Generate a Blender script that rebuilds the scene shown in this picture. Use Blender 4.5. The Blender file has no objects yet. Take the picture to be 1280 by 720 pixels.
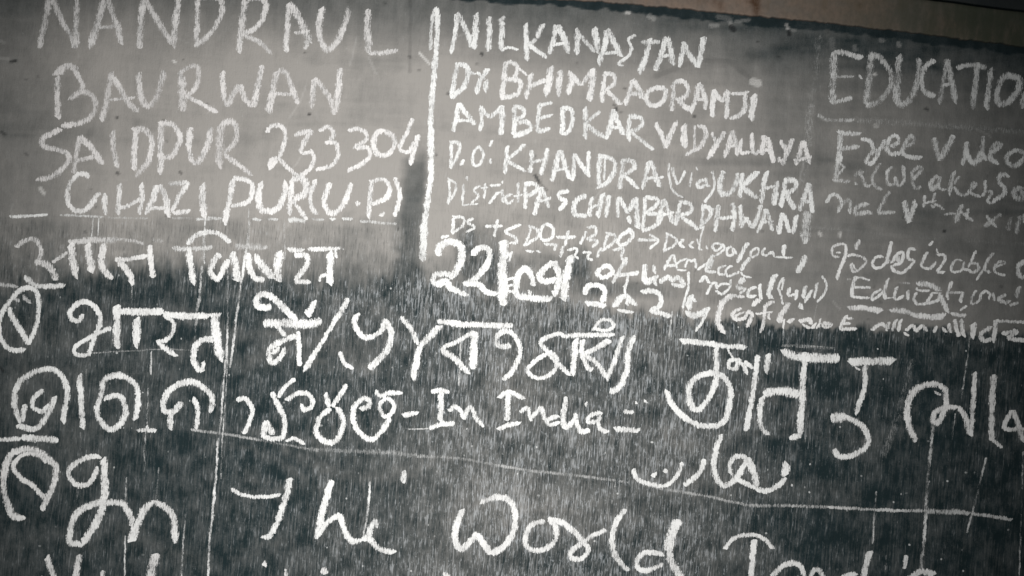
import bpy, math, random
import numpy as np

random.seed(7)
rng = np.random.default_rng(7)
SC = bpy.context.scene
COL = SC.collection

# ------------------------------------------------------------------ camera
HFOV = math.radians(60.0)
ROLL = math.radians(4.6)
DIST = 1.73
cam_d = bpy.data.cameras.new('camera')
cam_d.angle = HFOV
cam_d.sensor_fit = 'HORIZONTAL'
cam_d.clip_start, cam_d.clip_end = 0.05, 100
cam = bpy.data.objects.new('camera', cam_d)
cam.location = (0.0, -DIST, 1.5)
# look along +y, rolled a little, as a phone held by hand
cam.rotation_mode = 'XYZ'
from mathutils import Matrix, Vector
CR = Matrix.Rotation(math.radians(90), 4, 'X') @ Matrix.Rotation(ROLL, 4, 'Z')
cam.rotation_euler = CR.to_euler()
COL.objects.link(cam)
SC.camera = cam
FPX = 640.0 / math.tan(HFOV / 2)
R3 = np.array(CR.to_3x3())
CPOS = np.array(cam.location)

def board(px, py):
    """where a point of the 1280x720 reference falls on the board plane (y = 0): returns x, z in metres"""
    px = np.asarray(px, float); py = np.asarray(py, float)
    d = np.stack([(px - 640) / FPX, -(py - 360) / FPX, -np.ones_like(px)], -1) @ R3.T
    t = -CPOS[1] / d[..., 1]
    return CPOS[0] + t * d[..., 0], CPOS[2] + t * d[..., 2]

def pixel(x, z):
    v = np.stack([x - CPOS[0], np.zeros_like(x) - CPOS[1], z - CPOS[2]], -1) @ R3
    return 640 + FPX * v[..., 0] / -v[..., 2], 360 - FPX * v[..., 1] / -v[..., 2]

PXM = DIST / FPX          # metres per reference pixel on the board

# ------------------------------------------------------------------ world, lamp, exposure
w = bpy.data.worlds.new('World'); SC.world = w; w.use_nodes = True
w.node_tree.nodes['Background'].inputs[0].default_value = (0.75, 0.95, 1.0, 1)
w.node_tree.nodes['Background'].inputs[1].default_value = 0.035
SC.view_settings.view_transform = 'Standard'
SC.view_settings.look = 'None'
SC.view_settings.exposure = 0.0
SC.view_settings.gamma = 1.0
SC.cycles.transparent_max_bounces = 24

lx, lz = board(545, 405)
sp = bpy.data.lights.new('lamp', 'SPOT')
sp.energy = 142
sp.color = (1.0, 0.985, 0.965)
sp.spot_size = math.radians(100)
sp.spot_blend = 0.95
sp.shadow_soft_size = 0.06
lamp = bpy.data.objects.new('lamp', sp)
lamp.location = (float(lx), -1.5, float(lz))
lamp.rotation_euler = (math.radians(90), 0, 0)
COL.objects.link(lamp)

# ------------------------------------------------------------------ helpers
def mat(name):
    m = bpy.data.materials.new(name); m.use_nodes = True
    nt = m.node_tree; nt.nodes.clear()
    return m, nt

class N:
    """tiny node builder"""
    def __init__(s, nt): s.nt = nt
    def _set(s, sock, v):
        if isinstance(v, bpy.types.NodeSocket): s.nt.links.new(v, sock)
        elif v is not None: sock.default_value = v
    def new(s, t, **kw):
        n = s.nt.nodes.new(t)
        for k, v in kw.items(): setattr(n, k, v)
        return n
    def math(s, op, a, b=None, c=None, clamp=False):
        n = s.new('ShaderNodeMath', operation=op, use_clamp=clamp)
        s._set(n.inputs[0], a); s._set(n.inputs[1], b)
        if c is not None: s._set(n.inputs[2], c)
        return n.outputs[0]
    def attr(s, name):
        return s.new('ShaderNodeAttribute', attribute_name=name)
    def noise(s, vec, scale=1, detail=2, rough=.5, dist=0.0):
        n = s.new('ShaderNodeTexNoise', noise_dimensions='2D')
        s._set(n.inputs['Vector'], vec); n.inputs['Scale'].default_value = scale
        n.inputs['Detail'].default_value = detail; n.inputs['Roughness'].default_value = rough
        n.inputs['Distortion'].default_value = dist
        return n.outputs[0]
    def ramp(s, v, a, b, lo=0.0, hi=1.0):
        n = s.new('ShaderNodeMapRange', interpolation_type='SMOOTHSTEP')
        s._set(n.inputs[0], v); s._set(n.inputs[1], a); s._set(n.inputs[2], b)
        s._set(n.inputs[3], lo); s._set(n.inputs[4], hi)
        return n.outputs[0]
    def mix(s, f, a, b):
        n = s.new('ShaderNodeMix', data_type='RGBA')
        s._set(n.inputs[0], f); s._set(n.inputs[6], a); s._set(n.inputs[7], b)
        return n.outputs[2]
    def coords(s, sx, sz, ox=0.0, oz=0.0, warp=None, wamt=0.0):
        """board coordinates in metres scaled to (x*sx, z*sz)"""
        tc = s.new('ShaderNodeTexCoord')
        sep = s.new('ShaderNodeSeparateXYZ'); s.nt.links.new(tc.outputs['Object'], sep.inputs[0])
        x = sep.outputs[0]
        if warp is not None:
            x = s.math('ADD', x, s.math('MULTIPLY', s.math('SUBTRACT', warp, .5), wamt))
        cx = s.math('MULTIPLY_ADD', x, sx, ox); cz = s.math('MULTIPLY_ADD', sep.outputs[2], sz, oz)
        c = s.new('ShaderNodeCombineXYZ'); s._set(c.inputs[0], cx); s._set(c.inputs[1], cz)
        return c.outputs[0]
    def surface(s, color, rough, normal=None, alpha=None, spec=0.3):
        b = s.new('ShaderNodeBsdfPrincipled'); o = s.new('ShaderNodeOutputMaterial')
        s._set(b.inputs['Base Color'], color); s._set(b.inputs['Roughness'], rough)
        b.inputs['Specular IOR Level'].default_value = spec
        if normal is not None: s._set(b.inputs['Normal'], normal)
        if alpha is not None: s._set(b.inputs['Alpha'], alpha)
        s.nt.links.new(b.outputs[0], o.inputs[0])
    def bump(s, h, strength, dist):
        n = s.new('ShaderNodeBump'); s._set(n.inputs['Height'], h)
        n.inputs['Strength'].default_value = strength; n.inputs['Distance'].default_value = dist
        return n.outputs[0]

def mesh_obj(name, verts, faces, material, parent=None, attrs=None):
    me = bpy.data.meshes.new(name)
    verts = np.asarray(verts, np.float32); faces = np.asarray(faces, np.int32)
    me.vertices.add(len(verts)); me.vertices.foreach_set('co', verts.ravel())
    k = faces.shape[1]
    me.loops.add(faces.size); me.loops.foreach_set('vertex_index', faces.ravel())
    me.polygons.add(len(faces))
    me.polygons.foreach_set('loop_start', np.arange(0, faces.size, k, dtype=np.int32))
    me.update(calc_edges=True); me.validate()
    for an, av in (attrs or {}).items():
        a = me.attributes.new(an, 'FLOAT', 'POINT'); a.data.foreach_set('value', np.asarray(av, np.float32))
    me.materials.append(material)
    o = bpy.data.objects.new(name, me); COL.objects.link(o)
    if parent is not None: o.parent = parent
    return o

# ------------------------------------------------------------------ chalk handwriting, read off the reference in 4x crops
ORG = {'A1': (0, 0), 'A2': (240, 0), 'A3': (520, 0), 'A4': (760, 0), 'A5': (960, 0),
       'B1': (0, 150), 'B2': (240, 140), 'B3': (520, 130), 'B4': (760, 130), 'B5': (960, 130),
       'C1': (0, 280), 'C2': (240, 280), 'C3': (520, 250), 'C4': (760, 260), 'C5': (960, 260),
       'D1': (0, 400), 'D2': (280, 390), 'D3': (520, 380), 'D4': (760, 400), 'D5': (960, 400),
       'E1': (0, 540), 'E2': (280, 540), 'E3': (520, 540), 'E4': (760, 540), 'E5': (960, 540),
       # closer crops: origin and magnification
       'F1': (840, 280, 8), 'F2': (880, 330, 8), 'G3': (1030, 290, 9.846), 'G4': (1150, 290, 9.846), 'G5': (1050, 335, 9.846),
       'G6': (1150, 345, 9.846), 'G7': (1030, 185, 9.846), 'G8': (1150, 185, 6.669)}
# each entry: (part name, label, tint 0 white .. 1 pinkish, strokes)
MARKS = [
# --- left column
('chalk_word', 'soft chalk capitals NANDRAUL at the top left', .2, '''@A1 w30 o.64 245,-14 235,60 215,150 198,242 / 260,-14 300,80 345,160 378,242 / 387,-14 380,100 385,238
 / w34 520,-12 505,60 480,150 445,240 / w30 535,-12 560,60 590,140 608,222 / w20 480,140 600,132
 / w30 722,-12 705,100 698,244 / 728,-4 770,70 820,150 862,222 / 892,-12 880,90 868,238
 / w26 990,-5 985,110 982,225 / 975,-8 1050,-14 1100,-5 / 1105,-8 1112,50 1085,120 1030,190 972,232
 / @A2 w32 265,-6 255,80 245,160 235,266 / w26 270,-8 335,-8 370,20 362,80 320,140 255,172 / 260,180 320,200 365,235 396,272
 / w28 485,15 480,100 475,180 468,262 / w34 490,20 530,80 560,140 592,215 / 575,200 570,248 / w20 512,166 590,156
 / w30 652,36 635,130 645,200 672,247 705,235 750,160 787,40
 / w34 880,45 875,130 884,200 886,268 / w24 884,270 960,264 1032,250'''),
('chalk_word', 'soft chalk capitals BAURWAN', .25, '''@A1 w26 o.66 290,380 288,480 290,595 / 272,378 320,335 370,345 400,395 412,440 380,475 342,494 / w22 300,372 340,325 395,345 / w28 400,452 455,472 478,520 460,580 400,612 306,632
 / 560,358 545,440 530,530 505,606 / 558,375 600,440 640,510 688,562 / w18 548,500 676,488
 / w30 695,362 700,450 715,505 742,530 780,490 810,400 820,350
 / w40 908,372 912,460 916,558 / w24 892,372 940,340 988,335 990,400 975,450 930,482 / w22 930,480 990,510 1050,542 1092,562
 / w26 1112,356 1115,440 1132,534 / w30 1132,534 1168,470 1200,428
 / @A2 w30 240,424 262,490 305,536 / 310,536 330,430 352,325
 / w34 430,355 405,450 382,566 / w28 432,352 470,365 500,440 528,522 / w20 415,468 512,474
 / w28 614,390 605,470 596,542 / 615,392 660,450 700,515 716,574 / w30 742,340 732,440 718,560'''),
('chalk_word', 'soft chalk capitals SAIDPUR', .25, '''@B1 w26 o.68 308,45 235,75 210,102 220,130 290,150 345,172 338,215 290,265 230,292 180,298
 / w24 395,80 385,160 370,268 / w32 400,85 450,130 480,170 512,222 / w22 378,206 480,182
 / w28 566,52 568,140 588,240 / w28 682,52 674,140 668,252 / 662,50 720,50 758,95 756,160 730,222 678,285
 / w32 806,16 806,130 804,275 / w28 796,20 860,22 902,78 886,140 850,182 808,184
 / w30 956,36 945,130 962,208 1000,200 1040,120 1056,34 / w38 1104,18 1100,110 1096,240 / w28 1108,22 1160,8 1186,50 1170,120 1118,166 / w26 1122,175 1190,220 1262,278'''),
('chalk_number', 'chalk number 233304 with a bright scratched 4', .2, '''@B2 w24 o.78 374,104 400,70 445,70 466,110 456,170 438,222 384,288 / w22 384,268 402,236 440,236 490,290 540,316 590,282 608,230 595,185
 / w26 512,118 560,100 602,94 / 602,94 562,150 540,206 / w20 545,208 600,200
 / w22 636,98 680,74 710,110 690,146 664,156 / 668,154 716,155 732,192 726,232 690,272 618,286
 / w24 782,96 830,84 872,108 868,142 806,178 / 815,176 880,180 892,215 860,252 778,296
 / w28 960,100 1008,122 1010,180 960,218 918,195 908,140 930,102 960,98
 / w22 o.98 1106,32 1070,110 1034,184 / w20 1034,188 1080,202 1112,150 / w26 1132,112 1115,180 1090,266'''),
('chalk_word', 'chalk capitals GHAZIPUR(U.P) just above the first ruled line', .15, '''@B1 w26 o.8 450,280 400,270 365,300 340,350 342,410 370,450 410,456 450,430 482,385 / w24 470,392 505,366 / w28 524,365 528,476
 / w28 600,318 597,400 590,474 / w20 590,442 640,430 704,392 / w28 706,316 712,390 694,472
 / w32 788,325 762,400 726,472 / 796,325 830,390 846,488 / w20 750,442 834,436
 / w26 846,322 942,312 / 942,312 900,380 858,460 / w24 862,466 952,456 / w34 1014,318 1016,400 1020,492
 / @B2 w28 208,332 195,410 180,480 164,566 / w24 208,328 290,350 302,400 280,450 196,472
 / w30 346,348 335,420 346,482 382,496 430,480 462,420 470,345
 / w26 502,332 495,420 484,515 / w36 502,340 545,325 570,362 562,408 508,442 / w22 500,440 540,492 574,540
 / w22 618,336 592,420 602,480 624,514 / w28 692,352 665,430 670,485 710,506 760,460 798,354
 / w34 818,458 842,460 / w24 898,346 890,430 884,534 / 888,348 960,338 988,380 970,430 896,462 / w28 942,522 966,504 / w24 1016,326 1040,400 1032,460 1014,524'''),
('chalk_line', 'broken horizontal chalk rule under the left address', 0, '''@B1 w17 o.75 48,483 150,479 240,474 / w13 o.6 300,474 420,480 520,484 / o.45 540,488 640,490 740,492 / o.4 860,490 960,492 / w16 o.6 980,494 1010,496 / 1040,490 1110,492
 / @B2 w15 o.6 20,535 100,536 / w20 300,536 350,540 / w16 380,536 430,538 / w22 480,540 570,540 / w16 600,536 660,538 / w18 o.7 690,535 720,535 / 750,534 802,538 / w15 o.5 840,546 920,552 1022,562'''),
('chalk_line', 'thick upright chalk line between the left and middle columns', 0, '''@A2 w20 o.55 1194,250 1198,120 1214,38 / w28 o.85 1218,36 1228,120 1220,260 1206,420 1196,560 1190,740 / @B2 w30 1195,80 1196,190 1190,350 1170,500 1160,620 1155,740 / @C2 w34 o.7 1162,-10 1158,80 1148,184'''),
# --- middle column
('chalk_word', 'chalk capitals NILKANASTAN at the top of the middle column', 0, '''@A3 w24 o.76 206,64 195,170 172,268 / w28 210,68 250,150 286,244 / w30 302,66 300,150 288,244 / 368,82 366,160 360,258 / w30 430,84 430,170 426,254 / w16 430,254 462,238 510,252
 / w24 550,116 552,200 553,304 / w28 638,118 600,186 / w22 604,196 555,230 / 565,225 610,260 654,292
 / w24 698,124 690,190 666,272 / w30 704,128 740,190 762,270 / w18 680,228 742,214
 / w26 803,140 810,200 803,276 / w22 810,168 850,210 896,260 / w32 894,136 900,190 908,268
 / w28 955,146 945,220 912,325 / 960,148 990,210 1028,285 / w18 935,268 1015,262
 / w18 1098,174 1062,200 1076,240 1062,280 1014,316 1036,330 / w22 1124,212 1220,210 / w28 1168,192 1150,280 1116,370
 / @A4 w26 290,184 270,260 236,355 / 300,186 312,250 322,325 / w18 245,292 322,272
 / w24 378,208 370,270 356,338 / w26 380,220 410,280 452,340 / 476,184 465,260 450,336'''),
('chalk_word', 'short chalk title Dr. before the name line', 0, '''@A3 w24 o.82 206,325 190,410 176,492 / w26 196,325 248,330 260,362 240,430 172,488 / w18 252,358 300,370 / w26 360,342 322,400 298,468 / w18 305,360 345,398 / w28 352,400 345,460'''),
('chalk_word', 'long chalk capitals of the second line of the middle column', .15, '''@A3 w28 o.82 446,316 440,400 428,490 / w22 438,320 482,312 508,342 490,388 445,402 / w26 455,398 515,402 524,432 500,472 426,490 / w14 514,342 556,378
 / w24 576,366 566,430 548,496 / 558,432 652,402 / w30 676,332 665,410 648,484 / w32 722,350 710,486
 / w26 776,380 776,420 758,474 / w24 762,358 826,428 / 826,428 884,350 / w34 882,342 880,420 864,506
 / w24 946,366 936,430 928,514 / 938,368 988,374 992,415 948,452 / 955,455 1000,500 1022,526
 / w26 1086,396 1070,450 1042,524 / w28 1086,404 1116,450 1134,496 / w22 1060,474 1124,466
 / @A4 w26 235,440 280,445 286,480 260,520 212,526 188,495 205,455 240,438
 / w26 326,424 325,490 316,556 / w24 322,420 372,408 398,440 386,480 338,502 / 345,500 414,556
 / w26 456,414 440,490 412,566 / 460,424 480,480 486,550 / w18 430,502 484,494
 / w26 532,446 526,510 518,586 / w24 532,455 570,512 / 570,512 602,452 / 602,456 596,520 588,596
 / w20 616,474 702,464 / w26 682,470 682,540 652,580 606,592 / w32 728,472 714,604'''),
('chalk_word', 'first chalk capitals of the third line of the middle column', 0, '''@A3 w24 o.85 212,514 205,580 186,660 / w26 216,518 250,570 296,624 / w18 200,602 285,606
 / w24 326,534 330,590 318,656 / w22 318,534 370,592 / 370,592 424,536 / w28 428,526 430,600 424,676
 / w26 490,534 495,600 488,676 / w22 488,530 532,540 540,576 500,602 / w28 510,606 562,616 565,652 486,682
 / w24 616,516 610,590 604,664 / w18 610,526 684,516 / 610,592 684,576 / w22 604,660 672,642
 / w24 732,534 735,600 730,676 / 728,540 772,545 782,590 770,650 735,674 / w26 844,536 850,610 844,694 / w20 920,556 880,590 850,616 / w24 850,620 900,660 958,694
 / w26 985,546 975,620 950,698 / 985,552 1010,610 1040,676 / w20 960,634 1034,640 / w26 1066,586 1065,640 1064,706 / w24 1062,582 1122,590 1128,630 1070,662 / w20 1080,665 1130,706 1186,752'''),
('chalk_word', 'crowded chalk capitals VIDYALLAYA', .2, '''@B4 w24 o.82 234,98 270,160 290,222 / w30 290,218 312,150 348,88 / w34 380,100 380,220 / w16 434,106 430,230 / w24 446,106 482,120 488,160 460,212 386,258
 / w20 518,142 540,196 / w28 584,136 545,200 496,276 / w26 616,134 610,190 582,270 / 622,136 636,190 642,258 / w18 595,216 644,206
 / w20 664,176 664,240 712,242 / w22 716,146 726,240 764,236 / w26 782,156 768,256 / 800,166 812,230 828,296 / w18 776,232 820,230 / w22 858,184 905,250 / w26 924,172 892,250 868,306 / 848,268 880,296
 / w24 972,184 960,240 936,306 / 976,186 990,240 1004,300 / w20 928,284 1018,264'''),
('chalk_word', 'small chalk letters D.O: of the fourth line', 0, '''@B3 w18 o.8 176,186 176,325 / w20 168,190 212,195 217,230 176,318 / w16 238,276 222,308 / w16 318,214 336,250 320,302 290,306 284,260 300,224 322,214 / w15 384,180 368,214 / 372,272 370,298'''),
('chalk_word', 'chalk capitals KHANDRA', 0, '''@B3 w20 o.82 456,208 450,280 442,350 / w20 542,200 500,245 456,282 / 458,284 500,310 552,336 / w22 580,230 570,345 / w18 575,292 652,276 / w24 656,220 642,290 622,356
 / w26 716,230 700,310 678,388 / 722,232 742,300 768,376 / w18 688,338 762,316 / w22 790,246 790,310 784,386 / w24 790,250 830,310 862,356 / w20 860,236 862,366
 / w24 920,256 915,330 914,408 / w14 945,260 940,382 / w24 912,258 980,276 994,320 960,388 900,420 / w24 1032,284 1026,360 1018,426 / 1028,285 1082,288 1088,322 1038,352 / 1040,356 1114,424
 / 1166,284 1150,350 1128,424 / w26 1172,286 1192,340 1218,416 / w18 1138,372 1240,366'''),
('chalk_word', 'thin chalk word (Via) in brackets', 0, '''@B4 w14 o.74 304,296 308,380 328,440 376,468 / w18 318,316 345,405 / w14 350,402 388,336 / w15 420,340 408,415 / w14 438,318 448,332 / w18 482,378 450,394 454,420 490,402 / 490,368 494,404 512,412 / w15 520,334 532,400 515,450 480,492'''),
('chalk_word', 'chalk capitals UKHRA', 0, '''@B4 w26 o.78 578,334 558,400 568,452 610,442 640,400 648,344 / w24 672,344 658,468 / w26 750,336 672,410 / w28 672,412 745,474 / w26 792,336 776,420 762,496 / w20 770,424 842,406 / w26 848,384 828,508 / w24 886,376 880,440 862,516 / w26 880,382 934,386 932,420 888,452 / 890,456 936,526 / w24 1000,394 985,450 956,536 / 1002,396 1012,460 1022,546 / w20 968,484 1018,490'''),
('chalk_word', 'faint thin chalk word District', 0, '''@B3 w15 o.72 165,376 170,440 160,500 / 158,372 198,400 196,440 158,500 / 240,400 232,502 / 250,362 258,384 / w12 230,506 310,500 / w14 322,408 290,430 312,460 276,494 / 346,396 340,474 / 322,420 360,418 / w16 370,410 424,404 / 366,500 400,452 424,440 / 432,384 430,398 / 428,428 436,494 / 480,448 448,470 460,498 490,480 / w16 512,392 510,494 / w14 488,462 534,452'''),
('chalk_word', 'crowded chalk capitals PASCHIMBARDHWAN', 0, '''@B3 w20 o.8 546,400 545,525 / w22 540,400 592,400 604,430 548,468 / w22 626,414 610,490 588,556 / 630,416 644,460 664,520 / w18 598,494 676,470 / w22 766,434 714,446 720,470 750,490 716,534
 / w26 854,460 802,480 788,520 800,554 856,558 / w24 880,464 866,564 / w18 870,522 932,500 / w26 936,446 908,568 / w26 966,454 948,568 / w20 1010,464 1008,568 / w22 1014,468 1062,548
 / @B4 w22 104,540 136,470 / w28 136,466 146,560 152,624 / w22 100,560 110,600 / w20 186,464 180,550 172,634 / w22 184,464 244,475 238,510 188,546 / 188,546 264,558 240,604 172,638
 / w26 280,474 265,540 246,606 / 282,476 300,530 324,598 / w18 262,558 330,540 / w24 360,494 350,550 336,608 / w22 356,490 414,500 408,540 358,562 / w22 368,565 452,630
 / w18 476,504 464,626 / w22 470,504 514,530 502,572 460,606 / w24 550,504 545,570 532,640 / w18 543,572 634,566 / w24 620,494 630,570 618,636
 / w22 660,504 664,560 664,620 / 664,620 690,568 / w20 690,568 718,622 / w24 722,622 746,570 768,504 / w24 790,524 775,580 746,646 / 792,526 806,580 822,636 / w18 768,592 824,590 / w26 870,544 860,600 852,652 / w24 870,548 912,644 / w24 944,554 920,648'''),
('chalk_word', 'small chalk letters DS with an underscore', 0, '''@C3 w16 o.82 192,86 180,168 / 182,84 236,90 232,130 180,168 / 290,92 255,110 292,135 248,162 / w18 124,186 166,180'''),
('chalk_sign', 'small chalk plus sign after DS', 0, '''@C3 w17 o.85 346,132 434,130 / 408,96 390,184'''),
('chalk_word', 'small chalk letters SDO', 0, '''@C3 w17 o.85 524,122 448,156 490,184 502,210 466,216 / 578,128 550,222 / 558,128 608,150 602,190 536,228 / 650,118 686,140 682,185 646,202 620,180 630,140 652,118'''),
('chalk_sign', 'small chalk plus sign between two abbreviations', 0, '''@C3 w17 o.88 702,186 798,186 / 762,152 745,228'''),
('chalk_word', 'small chalk letters BDO', 0, '''@C3 w17 o.82 852,156 822,222 / 858,140 892,135 896,170 850,196 / 858,196 904,206 880,238 / 962,168 938,242 / 948,168 992,175 988,212 926,258 / w20 1072,148 1082,180 1045,222 1014,216 1025,180 1074,148'''),
('chalk_sign', 'small chalk arrow pointing right', 0, '''@C4 w18 o.88 148,160 248,160 / w15 206,132 252,164 206,204'''),
('chalk_word', 'small joined chalk word Durgapur', 0, '''@C4 w15 o.8 298,124 290,170 278,214 / 288,126 342,158 326,190 276,218 / @F1 w30 112,148 84,200 122,240 / 218,174 180,210 212,244 / w22 248,148 264,205 / 322,18 290,130 274,240 302,262 / 340,215 352,255 / w28 442,188 408,222 440,262 492,230 480,200 438,194 / 490,200 524,240 460,300 406,322 / 592,218 548,252 560,312 612,300 602,236 / 610,240 648,304 / w44 764,186 704,280 656,390 / w26 852,232 788,282 800,332 862,290 850,230 / w30 922,236 902,292 952,322 / 948,314 1000,280 1022,334 / w38 1120,206 1108,322 / w22 1026,330 1120,336 1206,336'''),
('chalk_number', 'small chalk figures over the date', 0, '''@C3 w14 o.8 550,256 588,258 / w18 640,220 708,225 / w16 706,225 690,254 / w18 738,228 718,284 / w15 756,252 800,244 796,278 776,292 / 796,280 812,296 / 832,262 872,264 858,286 884,304 / w16 928,238 902,286 / w20 984,252 1036,244 1024,288 / 1024,290 1054,312 1030,326 / w14 478,256 464,310 / w12 600,252 625,262'''),
('chalk_word', 'small joined chalk word Andal', 0, '''@C4 w16 o.82 322,232 278,308 / 326,232 342,304 / 285,290 342,284 / @F1 w26 50,404 80,372 155,346 / 128,436 160,358 200,384 / 200,372 232,356 242,446 / w18 46,460 144,462 / w28 256,462 334,398 / w34 412,306 352,400 348,472 444,480 / w50 o.6 404,345 366,446 / w28 o.82 544,418 470,440 470,502 544,498 / 604,416 545,450 550,522 620,500 674,478 / w46 784,336 720,402 690,470 / w22 686,478 720,520 794,536'''),
('chalk_word', 'bright cramped chalk words above the year', 0, '''@C3 w24 o.95 922,338 908,370 940,386 982,362 962,330 920,338 / w22 1052,286 1020,350 982,416 / w22 996,378 1114,366 / w16 1062,370 1044,452
 / @C4 w28 o.95 186,280 184,360 218,372 / w22 222,288 236,330 / 200,362 254,340 / 226,340 242,390 / w26 256,374 300,342 322,362 352,350 382,392 / w22 318,384 384,392 / w14 402,318 400,400 372,500'''),
('chalk_word', 'cramped chalk words not allow) ending in a bracket', 0, '''@F1 w36 o.9 280,584 328,530 374,596 / w30 346,706 400,600 / 396,600 436,588 446,650 / w28 590,552 574,640 500,702 436,664 / 446,622 520,598 574,604 / w52 724,540 668,600 / w60 o.8 636,620 724,652 / w36 676,694 742,640 / @F2 w36 o.92 524,228 450,262 448,322 522,322 / 556,198 560,300 574,354 / w50 716,98 670,200 650,300 684,350 / w28 792,132 742,230 768,300 784,404 / w20 800,150 772,262 / w42 o.88 850,236 838,324 / w36 932,256 910,362 / w26 858,322 912,300 / w42 1012,216 988,344 / w36 1084,256 1000,384 / w50 946,400 978,454 / w34 o.8 1132,186 1098,344 / w26 1178,116 1222,200 1200,300 1126,384'''),
('chalk_number', 'thick white chalk date 22/09/', 0, '''@C3 w36 o1 108,280 130,226 190,212 226,238 226,300 200,362 170,392 / w32 190,384 150,370 100,372 85,402 110,420 150,405 180,442 262,478
 / w30 282,278 310,242 355,242 370,280 340,345 295,392 236,422 / w28 236,420 310,422 350,456 408,472
 / w46 436,200 440,290 430,380 440,450 432,528 / w14 o.9 440,402 490,388 / 445,432 484,424 / 440,456 490,456 / w30 o1 498,470 510,382 545,342 580,385 584,430 / w32 494,482 570,490 640,496 682,490 / w30 692,306 640,345 618,386 650,408 702,396 / w32 692,308 712,360 712,420 690,482 / w38 772,276 755,360 738,504
 / w20 o.7 560,450 575,470'''),
('chalk_number', 'white chalk year 2024', 0, '''@C3 w26 o.97 842,474 860,430 920,430 946,460 930,512 / w24 846,516 900,520 950,532 / w32 o.92 996,536 1010,500 1040,476 / w28 1040,472 1070,500 1106,526 / w18 1050,505 1062,530 / w18 1006,552 1088,562 / w14 1040,426 1046,472 / w26 o.97 1126,462 1190,455 1226,490 1215,530 1166,552 / 1170,552 1274,582
 / @C4 w32 o.95 416,436 398,506 / w32 386,522 440,536 504,508 / w18 404,440 440,470 / w20 o.97 504,494 470,570 436,616'''),
('chalk_word', 'cramped bracketed chalk scrawl along the edge of the grey dust', .15, '''@F2 w58 o.9 310,300 200,370 150,480 142,580 194,694 / w40 316,322 404,330 / w40 o.86 372,438 288,490 308,552 402,540 434,478 / w30 298,522 404,480 / w42 438,458 482,510 426,636 / w52 554,348 478,424 / w44 694,366 620,420 586,486 / w38 602,488 590,600 556,686 / w26 516,502 686,480 / w32 640,488 652,556 / w58 854,386 780,490 738,584 / w24 802,548 788,646 / w46 834,584 906,550 / w42 946,572 1050,558 1064,604 / w30 978,602 1064,644 / w38 1076,646 1124,588 / w30 1162,546 1148,636 / w42 1186,588 1284,612 / @C5 w16 240,604 262,575 282,598 316,590'''),
('chalk_word', 'chalk scrawl along the lower edge of the right column', .1, '''@C5 w22 o0.95 390,536 356,606 / w18 385,545 424,556 / w20 356,606 444,606 / w16 368,578 414,576 / w22 518,612 560,580 604,604 / w20 604,568 588,614 / 642,556 618,614 / w24 664,556 648,616 / w20 686,614 722,588 742,612 772,590 794,618 / 842,588 828,624 / 868,600 894,622 / 900,578 914,624 / w24 930,556 952,644 / 962,556 978,644 / w32 1026,574 1020,654 / w24 1114,590 1066,630 1080,662 1124,652 / w28 1142,556 1124,674 / w18 1142,566 1284,570 / w24 1168,632 1244,614 1200,650 1290,664 / w14 676,622 704,640'''),
# --- right column
('chalk_line', 'wide faint upright smear dividing off the right column', 0, '''@A5 w36 o0.27 252,180 240,350 215,530 200,740 / @B5 210,0 185,300 172,390 / w46 o0.57 197,536 190,600 182,700 / @C5 w26 o0.69 188,236 170,280 146,326'''),
('chalk_word', 'tall soft chalk capitals EDUCATION running out of the frame', 0, '''@A5 w34 o.6 332,256 325,390 318,520 / w26 330,260 400,270 470,294 / w16 335,384 430,382 / w14 452,376 470,396 / w22 318,514 420,490
 / w32 516,268 505,400 488,524 / w28 508,270 560,290 612,360 612,430 560,502 490,526 / w30 656,274 645,400 642,490 670,526 720,480 750,380 756,292 / w26 836,302 790,330 765,390 780,460 836,482
 / w24 892,294 875,420 856,524 / w30 896,304 915,400 938,520 / w20 865,428 928,420 / w24 940,342 1000,328 1092,336 / w28 1048,312 1035,430 1020,550 / w28 1114,340 1100,450 1088,546
 / w30 1200,378 1250,390 1252,440 1200,512 1150,520 1145,460 1165,400 1210,374 / 1284,460 1270,545'''),
('chalk_line', 'faint chalk rule under the tall capitals of the right column', 0, '''@A5 w20 o0.49 244,572 300,598 430,602 / w28 o0.31 420,602 600,612 800,622 1000,640 1300,660'''),
('chalk_word', 'soft chalk word Free with a capital F', 0, '''@B5 w30 o.72 362,144 358,220 352,294 / w24 346,144 464,148 / 352,226 458,214 / w20 462,178 505,184 530,230 / w22 588,178 555,235 520,296 490,288 512,250 548,232 / w22 612,216 652,190 642,160 612,168 594,220 620,252 664,244 / 690,214 728,186 712,160 684,200 670,240 700,262 768,270'''),
('chalk_word', 'soft chalk word Video cut by the picture edge', 0, '''@B5 w28 o.62 828,168 855,284 / 855,284 928,156 / w24 992,188 985,250 968,306 / w22 985,240 1030,296 1062,240 / w22 1078,160 1070,240 1092,284 / 1030,292 1078,268 / 1118,244 1164,206 1132,200 1110,268 1152,302 / w24 1250,230 1284,250 1262,290 1220,310 1190,280 1210,245 1260,228'''),
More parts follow.
